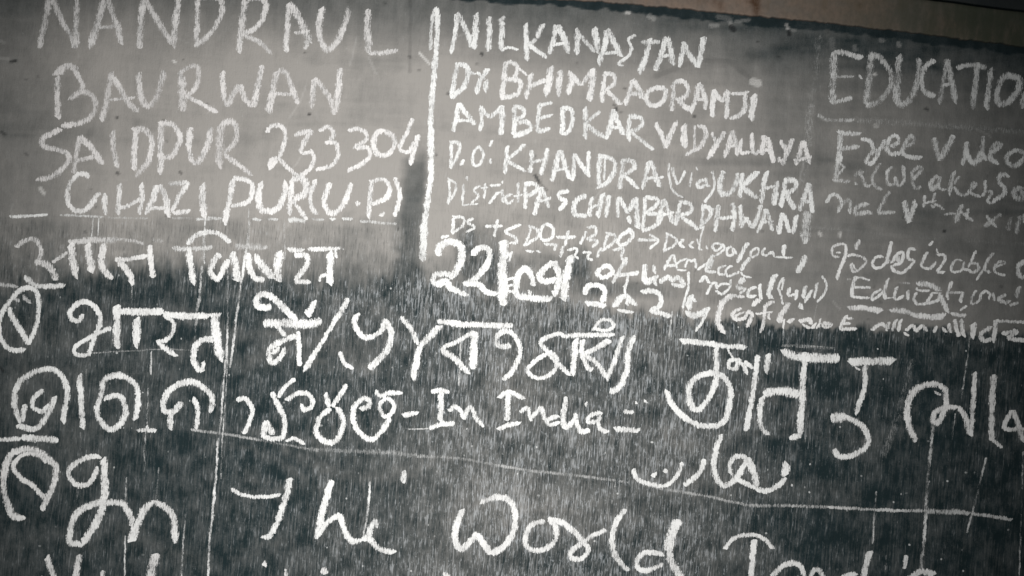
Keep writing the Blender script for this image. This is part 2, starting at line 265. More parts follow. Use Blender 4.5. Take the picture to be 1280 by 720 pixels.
('chalk_word', 'faint joined chalk words on the second line of the right column', 0, '''@G7 w60 o0.56 172,164 150,290 138,388 / w34 176,172 244,240 176,322 / w50 104,400 318,412 / w60 486,286 364,344 / w42 374,430 406,454 / w46 458,336 500,450 566,472 / 694,184 610,310 590,400 640,480 716,514 / w30 556,462 606,416 / w50 832,224 780,300 780,440 860,440 884,354 / 876,380 920,462 982,380 970,214 / w48 1086,394 1204,260 1150,238 1078,310 1090,430 1130,502 1196,476 / @G8 w38 o0.58 144,226 88,290 100,342 150,300 162,236 / w24 160,250 160,332 216,350 / w36 o0.61 282,194 260,290 238,392 / w28 328,234 278,302 / w32 276,328 340,390 406,380 / 396,374 462,310 440,288 418,340 430,382 506,406 / w26 542,268 540,340 518,406 / w30 526,362 598,370 560,440 604,466 / w38 o0.66 736,224 670,228 658,280 702,340 690,392 594,454 / w46 o0.56 856,326 788,350 788,412 854,420 842,346'''),
('chalk_word', 'faint chalk words on the third line of the right column', 0, '''@B5 w20 o.62 292,496 318,455 350,462 366,500 345,545 / 348,522 402,478 408,550 / w22 500,496 440,520 440,550 492,540 516,552 / w22 606,436 552,536 580,544 636,540 / w26 o.68 678,484 702,594 / 704,594 738,486 / @G8 w30 o.6 42,394 28,496 / w26 122,374 108,452 150,482 196,518 / w22 26,462 136,440 / w34 88,480 126,494 / w24 196,556 296,544 / w46 346,470 320,560 286,616 / w34 328,528 380,562 436,612 / w34 402,504 378,596 / w30 o.5 546,570 636,664 / w38 674,546 536,658 / w42 758,574 728,688 / w38 828,564 798,716 / w34 872,545 860,625'''),
('chalk_line', 'very faint chalk rule across the right column', 0, '''@C5 w20 o0.22 216,98 400,112 800,150 1290,182'''),
('chalk_word', 'small chalk sign before the word desirable', .1, '''@G3 w36 o.8 270,158 200,148 108,190 110,292 184,312 / w26 204,250 146,252 / w46 266,160 270,260 240,340 200,440 152,582 / w58 432,92 384,216 / w38 276,302 340,278 444,300 / 328,388 360,482 430,462 514,370 458,298 / w30 340,380 384,464'''),
('chalk_word', 'joined chalk word desirable', .05, '''@G3 w38 o0.88 724,298 640,310 592,380 628,442 720,420 784,330 / w50 832,114 790,280 768,396 / w42 826,384 900,270 972,260 940,380 846,402 / w58 o0.68 900,288 920,374 / w42 o0.88 828,410 850,472 950,502 1040,440 1116,356 / 1126,212 1048,210 1032,320 1114,358 / @G4 w40 o0.82 94,244 30,350 18,422 110,452 194,366 / w36 158,110 106,170 / w26 198,206 222,274 / w36 206,282 292,280 302,350 240,440 220,492 306,490 / w32 514,348 430,350 384,430 400,492 500,470 544,366 / w36 540,380 530,450 586,462 / 684,224 640,330 586,436 / w42 o0.74 600,388 700,390 712,460 640,492 586,450 / w36 784,444 740,510 688,596 / w44 904,254 810,380 798,470 866,502 / w36 926,432 1044,380 970,368 908,460 960,512 1046,532'''),
('chalk_word', 'single chalk letter at the right picture edge', 0, '''@C5 w22 o0.72 1292,256 1252,290 1258,338 1292,348'''),
('chalk_word', 'joined chalk word Educational', .05, '''@G5 w50 o0.86 192,96 155,230 148,366 / w34 186,118 280,120 366,152 / 176,240 376,242 / w38 136,350 356,374 / w36 504,256 400,330 398,392 500,320 534,266 / w50 594,122 550,260 543,388 / w42 702,224 670,320 690,384 784,346 / w46 832,272 830,396 / w20 566,374 684,360 / w70 o0.74 945,208 1050,198 1150,230 1226,284 / w30 o0.86 936,240 960,272 1104,282 / w36 944,296 908,380 950,442 1064,440 / w42 1056,436 1134,306 / w40 1060,442 1200,390 1236,326 / w26 1130,310 1204,310 / @G6 w40 o0.82 394,64 330,200 340,296 / w62 226,214 290,330 344,456 / w36 356,205 536,200 / w44 522,200 488,326 / w36 o0.86 576,366 486,426 / w36 o0.74 692,174 630,280 640,342 720,300 744,216 / 746,222 800,188 854,220 838,286 / w42 888,204 912,308 / w46 o0.68 1056,226 960,280 1040,322 1116,300 / w52 1212,124 1180,266 / w42 1094,364 1206,330'''),
('chalk_line', 'thick chalk dashes underlining the word Educational', .1, '''@G5 w62 o0.74 96,490 260,490 516,532 / w60 612,530 760,530 1000,592 1290,592 / w36 o0.44 690,170 860,190 / w30 80,140 140,140 / @G6 w70 o0.74 -20,490 200,502 310,480 / w50 376,470 566,482'''),
# --- Hindi heading
('chalk_word', 'bold grey chalk Devanagari word on the first heading line', .15, '''@C1 w24 o.62 82,118 120,85 180,80 206,130 200,172 172,192 / w32 o.72 180,188 230,202 262,232 284,282 / w20 262,192 338,142 / w26 o.6 344,92 460,80 590,80 / w34 o.8 352,98 366,180 384,274 / w38 o.9 440,96 450,170 458,244 / w32 o.82 522,96 508,190 526,242 566,274 / w20 o.5 592,78 680,86 724,102 / w24 o.9 576,180 640,176 744,158 / w32 588,185 630,222 658,262 655,302 / w28 750,104 756,190 766,270 / w22 o.4 760,80 820,88 / w24 o.25 310,100 330,170'''),
('chalk_word', 'bold grey chalk Devanagari word with an arched stroke', .05, '''@C1 w26 o.7 866,126 940,124 / w22 o.75 938,104 980,60 1040,40 1100,52 1154,94 / w30 o.9 944,116 956,210 968,304 / w22 o.5 960,126 1064,118 / w30 o.85 1104,150 1070,190 1056,240 1090,272 1122,220 1144,176 / w38 o.92 1160,140 1180,210 1188,288
 / @C2 w28 o.85 284,144 290,220 320,272 364,276 / w40 312,160 352,204 402,274 / w40 o.92 440,134 430,220 436,290 / w30 o.5 216,112 380,118 / w22 o.75 478,128 560,132 / o.9 580,128 742,124 / w28 o.92 512,156 572,158 572,210 514,284 / w24 514,290 596,290 / w36 692,136 690,220 690,304 / w18 636,288 650,262 692,250 / w14 716,132 722,170 / w16 o.5 740,110 760,130'''),
# --- left margin and row 4
('chalk_number', 'chalk digit in a ring at the left picture edge, upper one', 0, '''@C1 w26 o.9 60,372 110,326 160,320 190,360 196,420 186,500 162,562 146,588 / 62,370 20,430 -2,490 4,560 30,610 70,630 128,630 / w32 44,418 70,480 110,540 148,604 / w26 o.82 122,262 170,302 220,312 328,308 / w22 o.55 -6,300 90,316 / w22 o.6 68,368 100,388 / 114,362 154,398'''),
('chalk_word', 'thick white chalk Devanagari word beside the upper ringed digit', 0, '''@C1 w28 o.93 418,450 396,482 360,476 354,440 385,402 430,390 472,412 502,462 496,520 470,580 452,630 438,660 / w24 558,516 480,552 410,590 374,622 382,652 440,656 / w38 586,404 586,500 586,624 / w34 588,436 700,440 818,440 / w38 686,468 685,540 680,618 / w24 818,452 866,490 866,540 832,580 782,586 / w28 784,590 830,626 884,662 / w34 820,454 920,460 1050,460 / w24 1050,458 1106,452 / w44 1070,462 1086,560 1106,690 / @D1 w34 1072,98 1020,98 982,130 968,190 990,240 1022,254 / w22 1020,206 1014,252'''),
('chalk_word', 'thick white chalk Devanagari word before the slash', 0, '''@C2 w32 o.93 398,414 340,420 320,390 340,355 390,358 450,410 500,462 534,504 / w30 612,382 600,420 584,446 / w38 596,420 576,460 / w44 356,494 450,496 560,500 650,488 / w28 412,480 440,522 466,562 / w30 528,556 460,582 400,616 386,652 402,690 440,670 468,618 / w24 400,650 440,620 / w26 530,536 536,620 536,710'''),
('chalk_sign', 'long slanting white chalk slash', 0, '''@C2 w26 o.93 782,370 720,480 650,590 566,726 / @D2 w22 432,256 396,296'''),
('chalk_word', 'big curled white chalk letters after the slash', 0, '''@C2 w30 o.93 828,446 814,500 850,560 900,566 950,530 966,476 / w36 966,476 994,540 984,610 942,672 884,724 / @D2 w24 578,198 600,250 648,284'''),
('chalk_word', 'white chalk Bengali word with a barred triangle', 0, '''@C2 w30 o.93 1042,464 1090,520 1120,580 1132,604 / @D2 w36 1084,68 1020,130 975,190 960,260 944,340 / @D3 w32 106,86 220,100 340,106 484,110 / w24 294,136 200,190 122,226 / w34 124,230 190,270 240,322 266,350 / w38 292,136 290,220 284,326 / w28 476,210 420,212 400,180 420,146 470,140 512,190 518,260 492,320 436,382'''),
('chalk_word', 'white chalk Bengali word with a small loop on top', 0, '''@D3 w26 o.95 734,144 670,160 624,190 650,230 700,290 772,358 / w24 656,244 590,290 558,330 590,366 640,366 692,330 702,270 660,234 / w34 802,172 792,260 780,356 / w26 724,160 850,155 994,154 / w20 880,132 920,85 962,80 988,110 950,132 886,120 / w26 836,176 828,240 858,320 888,322 / w28 968,178 900,222 838,252 / 840,256 900,292 952,364 / 1032,160 1000,262 952,380 / w32 1092,154 1060,240 1050,340 1012,415 966,438'''),
# --- row 5
('chalk_word', 'white chalk Odia letter like a ring beside an upright stroke', 0, '''@D1 w30 o.9 124,420 116,510 / 108,512 84,460 74,380 100,310 170,262 250,246 310,280 336,350 328,430 316,514 / w24 218,346 170,392 168,436 214,456 246,420 / w30 278,380 256,440 215,510 168,546 86,524 / w30 400,270 406,390 416,545'''),
('chalk_word', 'white chalk Odia letter of two nested loops', 0, '''@D1 w30 o.88 676,500 692,400 682,330 640,290 580,276 520,302 510,360 488,440 500,502 550,546 602,520 632,460 612,390 570,376 520,396'''),
('chalk_word', 'white chalk Odia letter like an arch', 0, '''@D1 w32 o.88 908,408 870,456 824,450 820,400 860,340 940,310 1010,330 1062,390 1050,464 / w32 856,466 854,550 / w28 966,386 992,450 980,546 / w22 686,552 784,550 / w16 736,526 740,548'''),
('chalk_line', 'thick chalk dash at the left edge above the lower ringed digit', 0, '''@D1 w22 o.8 -6,598 110,592 / w34 o.85 110,588 200,592 294,600'''),
('chalk_word', 'row of white chalk Telugu letters before the dash', 0, '''@D2 w26 o.92 62,438 110,434 142,490 122,560 98,610 / w28 238,400 275,470 302,540 296,620 240,632 186,620 / w34 198,620 214,556 244,614 / w20 312,648 350,630 404,662 / w22 272,428 310,370 358,334 / w26 312,442 360,410 412,405 444,440 440,472 402,490 390,458
 / w28 508,404 526,480 / 614,360 570,430 544,476 / w30 530,480 480,530 462,600 500,646 550,650 582,610 598,540 560,474 / w28 680,486 722,470 726,440 690,435 650,480 650,560 690,612 740,636 792,590 832,526 / w22 800,522 778,470 820,430 852,470 832,512 796,524 / w26 756,392 782,420 830,404 894,406'''),
('chalk_sign', 'short white chalk dash before the word In', 0, '''@D2 w30 o.95 892,516 972,506'''),
('chalk_word', 'white chalk word In with a serifed capital', 0, '''@D3 w28 o.95 76,442 120,430 168,442 / w36 122,436 126,510 122,590 / w26 66,622 120,602 194,598 / w24 166,538 195,514 226,540 236,576 / w26 234,576 270,514 300,570 340,614'''),
('chalk_word', 'small white chalk word India in the fifth row', 0, '''@D3 w24 o.93 410,470 460,440 544,474 / w30 462,446 456,584 / w26 408,628 460,606 524,594 / w24 520,542 555,520 570,560 576,586 / 576,574 622,518 640,560 656,596 / 714,556 660,580 668,606 722,590 / w30 752,462 736,560 742,622 / w26 742,626 790,582 800,546 / 800,578 822,632 870,632 / w18 850,490 850,514 / w24 930,542 870,560 858,590 900,586 924,556 / 906,578 922,622 962,642'''),
('chalk_sign', 'white chalk equals sign after India', 0, '''@D3 w24 o.92 1036,540 1090,542 / w30 990,625 1120,632 / w14 1095,490 1105,500 / 1140,480 1155,495'''),
('chalk_word', 'very large white chalk Bengali word, first of the right half', 0, '''@D4 w28 o.95 360,102 480,115 600,131 690,139 / w12 600,148 626,192 / w32 536,138 542,210 542,290 522,350 480,422 440,446 410,410 408,340 440,290 500,266 570,280 612,340 606,430 580,502 520,532 440,520 360,470 310,402 292,348 / w22 664,198 610,206 604,240 640,246 650,212 682,236 692,274 / 680,208 724,244 / w30 748,174 730,330 688,556 / w30 o.8 802,166 790,268 / w28 o.93 772,380 758,460 770,540 804,574 / w44 o.88 776,370 860,352 962,370 / w36 o.95 988,160 972,330 960,575 / w28 966,574 906,594 / w44 868,162 950,184 1050,190 / w48 o.85 1010,186 1080,190 1158,190'''),
('chalk_word', 'large white chalk hooked letter under a thick bar', 0, '''@D5 w40 o.93 402,212 480,205 560,206 / o.85 540,206 628,208 / w26 486,226 482,330 436,474 / w48 312,488 370,484 410,488 / w30 400,486 470,530 502,590 482,642 420,676 360,682 328,644 / w12 434,236 460,250'''),
('chalk_word', 'large white chalk Bengali word at the right picture edge', .1, '''@D5 w36 o.88 738,610 705,530 695,450 720,370 780,326 850,320 / w28 850,320 888,360 884,440 852,512 824,502 840,460 890,436 950,436 / w32 950,436 990,490 1012,580 / w26 1032,260 1026,400 1014,580 / w32 1126,272 1120,400 1114,604 / w22 1116,590 1170,640 / w26 1222,450 1180,520 1195,546 1280,546 / w28 1226,456 1250,520 1274,610 / w16 830,358 862,378'''),
('chalk_line', 'faint wide slanting chalk smear in the right half', 0, '''@D5 w34 o0.27 718,196 690,310 640,500 568,700'''),
('chalk_word', 'white chalk Urdu word below the large Bengali letters', 0, '''@E4 w24 o.95 124,184 150,235 210,260 290,266 345,215 372,150 / w26 218,222 244,202 / w28 280,202 296,188 / w28 482,134 460,200 380,268 / w30 568,10 540,90 530,180 555,250 590,266 640,230 682,160 692,128 / w28 700,130 640,120 610,160 618,216 / w36 700,126 722,190 748,274 / w26 640,234 730,276 782,296 850,270 888,226 / w40 886,220 892,150 / w24 o.8 915,262 924,268'''),
# --- row 6
('chalk_number', 'chalk digit in a ring at the left edge, lower one', .1, '''@E1 w34 o.85 58,104 120,86 180,96 240,132 282,182 266,270 228,356 208,392 / 60,100 24,180 22,300 42,370 70,420 128,432 / w26 234,154 190,112 130,108 82,140 70,182 110,232 180,282 242,350'''),
('chalk_word', 'large white chalk letters like a joined 9 and m', .05, '''@E1 w28 o.88 504,122 440,126 362,170 345,220 390,266 450,250 494,180 / w38 518,130 526,250 520,350 480,460 410,560 / w34 410,560 350,552 350,500 380,412 450,366 540,352 620,362 656,430 664,476 / w40 656,550 680,482 720,392 770,346 / w36 770,346 832,380 868,430 878,556'''),
('chalk_word', 'large white chalk word The', 0, '''@E2 w22 o.97 36,286 100,315 180,325 284,314 / w34 o.93 332,228 305,340 265,450 / w28 268,444 230,520 186,524 / w34 542,240 500,370 460,534 / w28 464,526 520,450 582,410 / w32 580,410 600,480 640,542 694,536 / w26 690,542 724,520 / w32 772,470 752,445 730,490 740,550 780,586 856,604 / w28 o.7 902,190 898,256'''),
('chalk_word', 'large white chalk word World', .05, '''@E3 w34 o.95 236,384 205,460 196,540 226,582 270,550 306,508 / w32 304,508 340,560 372,612 / w34 370,610 450,560 492,480 492,390 460,336 400,325 322,350
 / w28 645,444 572,470 545,530 560,580 610,592 670,570 702,520 692,462 660,440 / w32 660,438 720,445 780,490 836,546 / w28 830,540 862,590 830,632 780,630 775,600 820,560 880,520 950,488 / w30 1048,384 1000,450 980,540 1000,620 1060,696
 / @E4 w26 280,612 190,600 145,640 150,682 200,692 276,660 / w48 o.85 352,436 316,520 302,600 / w40 300,590 322,660 364,730 / w18 640,… '''.replace(' / w18 640,… ', '')),
('chalk_word', 'large white chalk word India cut by the lower picture edge', .05, '''@E4 w24 o.93 580,586 630,532 700,512 770,526 830,584 / w34 732,536 722,620 710,780 / w28 816,722 880,666 940,656 972,690 990,800 / w26 990,800 1020,704 1052,690 1075,730 / @E5 w36 512,594 490,660 470,760 / w26 370,730 410,712 446,714 / w22 688,614 680,684 / w34 700,740 770,698 836,712'''),
('chalk_word', 'tops of white chalk letters cut by the lower left picture edge', .15, '''@E1 w30 o.85 235,620 260,690 285,760 / w34 396,612 385,690 360,770 / w22 515,690 512,760 / w48 778,606 756,700 730,800 / @E2 w28 o.9 200,646 206,674 / w20 308,684 306,760 / w38 o.85 488,684 512,708 / w26 o.8 1095,712 1130,718'''),
# --- long lines and drips
('chalk_line', 'long thin sloping chalk rule across the lower half', 0, '''@D1 w17 o.45 955,550 1100,566 1280,596 / @E2 w17 o.38 150,34 300,62 420,84 / w22 o.4 420,86 560,92 800,102 900,112 1000,120 / @E3 w18 o.42 0,120 200,130 400,165 600,196 850,222 1060,252 / @E4 w18 o.46 200,270 350,296 520,326 700,366 / @E5 w20 o.46 -100,368 100,368 300,376 / w18 o.62 300,376 600,390 780,394 / w26 o.6 780,394 900,398 1010,404 / w20 1010,406 1100,418 1220,438'''),
('chalk_line', 'faint chalk rule under the thick Devanagari word', 0, '''@D1 w10 o.4 440,165 640,156 800,146 950,150 / w8 o.25 560,275 760,262 / @D2 w9 o.6 920,586 1026,582'''),
('chalk_line', 'short broken chalk rule above the large hooked letter', 0, '''@C4 w10 o.4 870,685 980,688 1130,700 / @D5 w9 o.35 60,130 240,138 340,150'''),
]
DRIPS = '''@B1 w9 o.6 468,470 456,600 | 494,490 490,580 | w9 1026,490 1022,720 | @C1 w18 o.5 1022,30 1002,320 986,430 970,640 | w15 o.7 1248,-10 1226,170 1202,320 1172,560 1150,720
 | w13 o.55 1136,180 1140,390 1132,760 | @D1 w14 o.65 1136,100 1112,400 1098,570 | w9 o.6 1140,200 1130,360 1108,640 | @E1 w15 o.72 1090,30 1080,220 1062,420 1046,560 1040,760 | w11 o.5 1112,0 1106,236 | @B2 w8 o.5 462,540 466,740 | w9 o.55 284,480 285,740 | w9 o.55 62,560 60,740 | @C1 w11 o.6 660,300 660,410 | @D1 w12 o.6 757,156 755,274
 | w9 o.6 741,340 735,520 | w13 o.55 726,596 722,760 | @E1 w12 o.45 729,0 722,100 731,176 | w12 o.55 633,226 628,346 | w11 o.5 796,176 781,336 | w11 o.6 932,366 916,560 904,760 | w10 o.5 626,516 622,760 | w12 o.3 388,280 386,350 | @D1 w14 o.28 431,190 428,480 | @E2 w13 o.72 731,246 716,420 694,526 | w11 o.4 657,606 650,706 | w10 o.35 188,200 186,300
 | @E5 w12 o.6 541,296 531,400 524,560 | w20 o.72 826,-40 802,200 792,330 785,480 764,694 | w13 o.7 1091,126 1052,280 1016,420 994,506 | w12 o.6 1276,96 1266,400 1254,760 | @D5 w11 o.5 1012,80 990,230 964,400 | w9 o.4 936,466 920,600 | w12 o.45 826,526 810,730
 | @D3 w13 o.65 221,24 221,280 214,410 | @C4 w10 o.7 321,516 304,656 | w9 o.6 378,496 364,606 | w9 o.4 1046,476 1008,664 | @D4 w9 o.4 880,0 872,240 | @D5 w10 o.4 204,460 186,612 | @E4 w10 o.5 40,240 20,360 | @E5 w10 o.35 590,614 586,690 | @D1 w9 o.4 1030,470 1022,640 | w10 o.35 404,560 400,680'''

def parse(text):
    """yields (points in reference px, width px, opacity)"""
    org, sc, wd, op, pts = (0, 0), 4, 20, .8, []
    for t in text.split() + ['/']:
        if t == '/':
            if len(pts) > 1: yield np.array(pts), wd / sc, op
            pts = []
        elif t[0] == '@': org = ORG[t[1:]][:2]; sc = (ORG[t[1:]] + (4,))[2]
        elif t[0] == 'w': wd = float(t[1:])
        elif t[0] == 'o' : op = float(t[1:])
        else:
            a, b = t.split(','); pts.append((org[0] + float(a) / sc, org[1] + float(b) / sc))

def smooth(p, step=1.0):
    """Catmull-Rom through the points, resampled about every `step` px"""
    if len(p) == 2:
        q = p
    else:
        e = np.vstack([2 * p[0] - p[1], p, 2 * p[-1] - p[-2]])
        out = []
        for i in range(1, len(e) - 2):
            t = np.linspace(0, 1, 14, endpoint=False)[:, None]
            a, b, c, d = e[i - 1], e[i], e[i + 1], e[i + 2]
            out.append(.5 * (2 * b + (c - a) * t + (2 * a - 5 * b + 4 * c - d) * t * t + (3 * b - a - 3 * c + d) * t ** 3))
        q = np.vstack(out + [p[-1:]])
    s = np.r_[0, np.cumsum(np.hypot(*np.diff(q, axis=0).T))]
    n = max(3, int(s[-1] / step) + 1)
    u = np.linspace(0, s[-1], n)
    return np.stack([np.interp(u, s, q[:, 0]), np.interp(u, s, q[:, 1])], -1), u

def lowpass(n, k):
    v = rng.standard_normal(n + 2 * k)
    v = np.convolve(v, np.ones(k) / k, 'same')[k:k + n] * math.sqrt(k)
    return v

def pieces(strokes):
    """strokes that stand well apart are marks of their own"""
    b = [(p.min(0) - w * .15, p.max(0) + w * .15) for p, w, o in strokes]
    lab = list(range(len(b)))
    for i in range(len(b)):
        for j in range(i):
            g = np.maximum(np.maximum(b[i][0] - b[j][1], b[j][0] - b[i][1]), 0)
            big = max((b[i][1] - b[i][0]).max(), (b[j][1] - b[j][0]).max())
            if np.hypot(*g) < max(.42 * big, 10):
                a, c = lab[i], lab[j]
                lab = [c if v == a else v for v in lab]
    return [[s for s, v in zip(strokes, lab) if v == k] for k in dict.fromkeys(lab)]

SEGS = []            # (points, width, opacity) of everything drawn, for the dust that lies round the strokes
WIDE = 1.2
ACROSS = np.array([-1, -.6, 0, .6, 1.0])

def ribbon(strokes, tint, depth0, skip=.10):
    V, F, A = [], [], {'cov': [], 'edge': [], 'tint': [], 'seed': []}
    base = 0
    for k, (p, wd, op) in enumerate(strokes):
        q, u = smooth(p)
        SEGS.append((q, wd, op))
        n = len(q)
        t = np.gradient(q, axis=0); t /= np.maximum(np.hypot(t[:, 0], t[:, 1]), 1e-6)[:, None]
        nn = np.stack([-t[:, 1], t[:, 0]], -1)
        # hand wobble, ragged sides and a rounded start and end
        q = q + nn * (lowpass(n, 9) * .16 + lowpass(n, 3) * .08)[:, None]
        low = p[:, 1].mean() > 395
        op *= .95 if low else 1.0
        hw = wd / 2 * ((1.12 if low else WIDE) + (.5 * max(0, .92 - op) if wd > 5.2 else 0))
        side = [hw * (1 + .09 * lowpass(n, 12) + .05 * lowpass(n, 2)) for _ in (0, 1)]
        # blunt ends, some trailing off where the stick was lifted
        r0, r1 = max(hw * rng.uniform(.35, .8), .5), max(hw * (rng.uniform(.4, .9) if rng.random() < .6 else rng.uniform(1.2, 2.4)), .5)
        cap = np.minimum(np.clip(u / r0, 0, 1), np.clip((u[-1] - u) / r1, 0, 1))
        cap = np.sqrt(np.clip(1 - (1 - cap) ** 2, 0.20, 1))
        skew = rng.uniform(-.55, .1) * hw * np.exp(-np.minimum(u, u[-1] - u) / (hw * 1.2 + .1)) * np.sign(u - u[-1] / 2)
        press = np.clip(op * (1 + skip * lowpass(n, 34) * .8), .05, 1.1)
        dz = -(depth0 + .00003 * k + .000026 * u / u[-1])
        for a in ACROSS:
            h = (side[0] if a < 0 else side[1]) * cap * a
            pt = q + nn * h[:, None] + t * (skew * a)[:, None]
            x, z = board(pt[:, 0], pt[:, 1])
            V.append(np.stack([x, dz, z], -1))
            A['cov'].append(press); A['edge'].append(np.full(n, abs(a)))
            A['tint'].append(np.full(n, tint)); A['seed'].append(np.full(n, rng.random()))
        m = len(ACROSS)
        i = np.arange(n - 1)
        for j in range(m - 1):
            r0, r1 = base + j * n + i, base + (j + 1) * n + i
            F.append(np.stack([r0, r0 + 1, r1 + 1, r1], -1))
        base += m * n
    V = np.vstack(V); F = np.vstack(F)
    # faces towards the viewer (-y)
    a, b, c = V[F[0, 0]], V[F[0, 1]], V[F[0, 2]]
    if np.cross(b - a, c - a)[1] > 0: F = F[:, ::-1]
    return V, F, {k: np.concatenate(v) for k, v in A.items()}

# ------------------------------------------------------------------ materials
def chalk_material():
    m, nt = mat('chalk'); n = N(nt)
    cov = n.attr('cov').outputs['Fac']; edge = n.attr('edge').outputs['Fac']; tint = n.attr('tint').outputs['Fac']
    g1 = n.noise(n.coords(400, 95), 1, 3, .65)            # grain of the board, drawn out upright
    g2 = n.noise(n.coords(620, 620, 3, 5), 1, 3, .6)       # fine tooth
    g3 = n.noise(n.coords(26, 26, 7, 1), 1, 3, .55)        # patches where the stick skipped
    g = n.math('ADD', n.math('MULTIPLY', g1, .55), n.math('MULTIPLY', g2, .30))
    g = n.math('ADD', g, n.math('MULTIPLY', g3, .15))
    g = n.ramp(g, .34, .66)                                # about even 0..1
    e4 = n.math('POWER', edge, 2.0)
    p = n.math('MULTIPLY', cov, n.math('SUBTRACT', 1.15, n.math('MULTIPLY', e4, .98)))
    al = n.ramp(n.math('SUBTRACT', p, n.math('MULTIPLY', g, n.ramp(cov, .45, .95, .52, .84))), -.06, n.ramp(cov, .45, .95, .44, .32))
    al = n.math('MULTIPLY', al, n.ramp(cov, .10, .92, .16, 1.0))
    white = n.mix(tint, (.76, .765, .755, 1), (.70, .60, .585, 1))
    col = n.mix(n.ramp(n.math('ADD', n.math('MULTIPLY', g2, .3), n.math('ADD', n.math('MULTIPLY', g1, .4), n.math('MULTIPLY', g3, .3))), .42, .66), white, (.43, .43, .425, 1))
    n.surface(col, .95, n.bump(n.math('ADD', g1, g2), .35, .0012), alpha=al, spec=.1)
    return m

def panel_material():
    m, nt = mat('slate'); n = N(nt)
    dust = n.attr('dust').outputs['Fac']; streak = n.attr('streak').outputs['Fac']; speck = n.attr('speck').outputs['Fac']
    pit = n.attr('pit').outputs['Fac']; mark = n.attr('mark').outputs['Fac']
    wob = n.noise(n.coords(30, 12, 2, 9), 1, 2, .5)
    s1 = n.noise(n.coords(370, 40, warp=wob, wamt=.004), 1, 2.5, .62)
    s2 = n.noise(n.coords(300, 17, 11, 4, warp=wob, wamt=.006), 1, 2, .55)
    s3 = n.noise(n.coords(380, 150, 31, 7), 1, 2, .6)
    big = n.noise(n.coords(7, 5, 3, 3), 1, 4, .6)
    mid = n.noise(n.coords(32, 24, 5, 8), 1, 4, .65)
    fine = n.noise(n.coords(420, 420, 1, 2), 1, 2, .6)
    hz = n.noise(n.coords(6, 120, 1, 2), 1, 3, .55)
    # film of wiped chalk dust
    d = n.math('ADD', dust, n.math('MULTIPLY', n.math('SUBTRACT', big, .5), n.math('MULTIPLY_ADD', dust, .42, .10)))
    d = n.math('ADD', d, n.math('MULTIPLY', n.math('SUBTRACT', mid, .5), n.math('MULTIPLY_ADD', streak, .30, .24)))
    d = n.math('ADD', d, n.math('MULTIPLY', n.math('SUBTRACT', hz, .5), n.math('MULTIPLY', dust, .12)))
    d = n.math('MULTIPLY_ADD', n.math('SUBTRACT', fine, .5), .15, d)
    grain = n.math('ADD', n.math('MULTIPLY', s2, .6), n.math('MULTIPLY', s1, .4))
    d = n.math('ADD', d, n.math('MULTIPLY', n.math('SUBTRACT', grain, .5), n.math('MULTIPLY', streak, .95)))
    d = n.math('MAXIMUM', d, 0.0)
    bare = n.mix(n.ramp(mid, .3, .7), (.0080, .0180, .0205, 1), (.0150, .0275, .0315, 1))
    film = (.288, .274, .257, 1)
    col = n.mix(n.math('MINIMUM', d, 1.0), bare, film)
    # fine upright runs of chalk, with the bare slate between them
    fin2 = n.noise(n.coords(95, 48, 8, 3), 1, 3, .6)
    patch = n.ramp(n.math('ADD', n.math('ADD', n.math('MULTIPLY', mid, .34), n.math('MULTIPLY', big, .33)), n.math('MULTIPLY', fin2, .33)), .36, .62, -.09, .06)
    thr = n.math('SUBTRACT', n.math('MULTIPLY_ADD', streak, -.19, .725), patch)
    k1 = n.ramp(s1, thr, n.math('ADD', thr, .11))
    k2 = n.math('MULTIPLY', n.ramp(s2, n.math('ADD', thr, .06), n.math('ADD', thr, .17)), .7)
    k3 = n.math('MULTIPLY', n.ramp(s3, n.math('ADD', thr, .07), n.math('ADD', thr, .16)), .9)
    k = n.math('MAXIMUM', n.math('MAXIMUM', k1, k2), k3)
    k = n.math('MULTIPLY', k, n.math('MULTIPLY', n.ramp(streak, .25, .98, .10, .38), n.ramp(n.noise(n.coords(150, 60, 9, 9), 1, 2, .6), .3, .68, .45, 1.12)))
    col = n.mix(k, col, (.54, .572, .60, 1))
    dark = n.math('MULTIPLY', n.ramp(s1, .42, .32), n.math('MULTIPLY', streak, .50))
    col = n.mix(dark, col, (.020, .025, .027, 1))
    # grains of chalk that fell and stuck
    vo = n.new('ShaderNodeTexVoronoi', voronoi_dimensions='2D', feature='F1')
    nt.links.new(n.coords(120, 95, warp=wob, wamt=.02), vo.inputs['Vector']); vo.inputs['Scale'].default_value = 1
    rnd = n.new('ShaderNodeSeparateColor'); nt.links.new(vo.outputs['Color'], rnd.inputs[0])
    dot = n.math('MULTIPLY', n.ramp(vo.outputs['Distance'], .24, .12), n.ramp(rnd.outputs[0], n.math('SUBTRACT', 1.0, speck), n.math('SUBTRACT', 1.02, speck)))
    col = n.mix(n.math('MULTIPLY', dot, .75), col, (.72, .73, .72, 1))
    col = n.mix(n.math('MULTIPLY', mark, n.ramp(fine, .25, .6, .5, 1)), col, (.62, .61, .59, 1))
    col = n.mix(pit, col, (.010, .012, .013, 1))
    h = n.math('ADD', n.math('ADD', fine, n.math('MULTIPLY', s1, .6)), n.math('ADD', n.math('MULTIPLY', k, 1.2), n.math('MULTIPLY', mid, 5.0)))
    n.surface(col, .82, n.bump(h, .30, .0012), spec=.18)
    return m

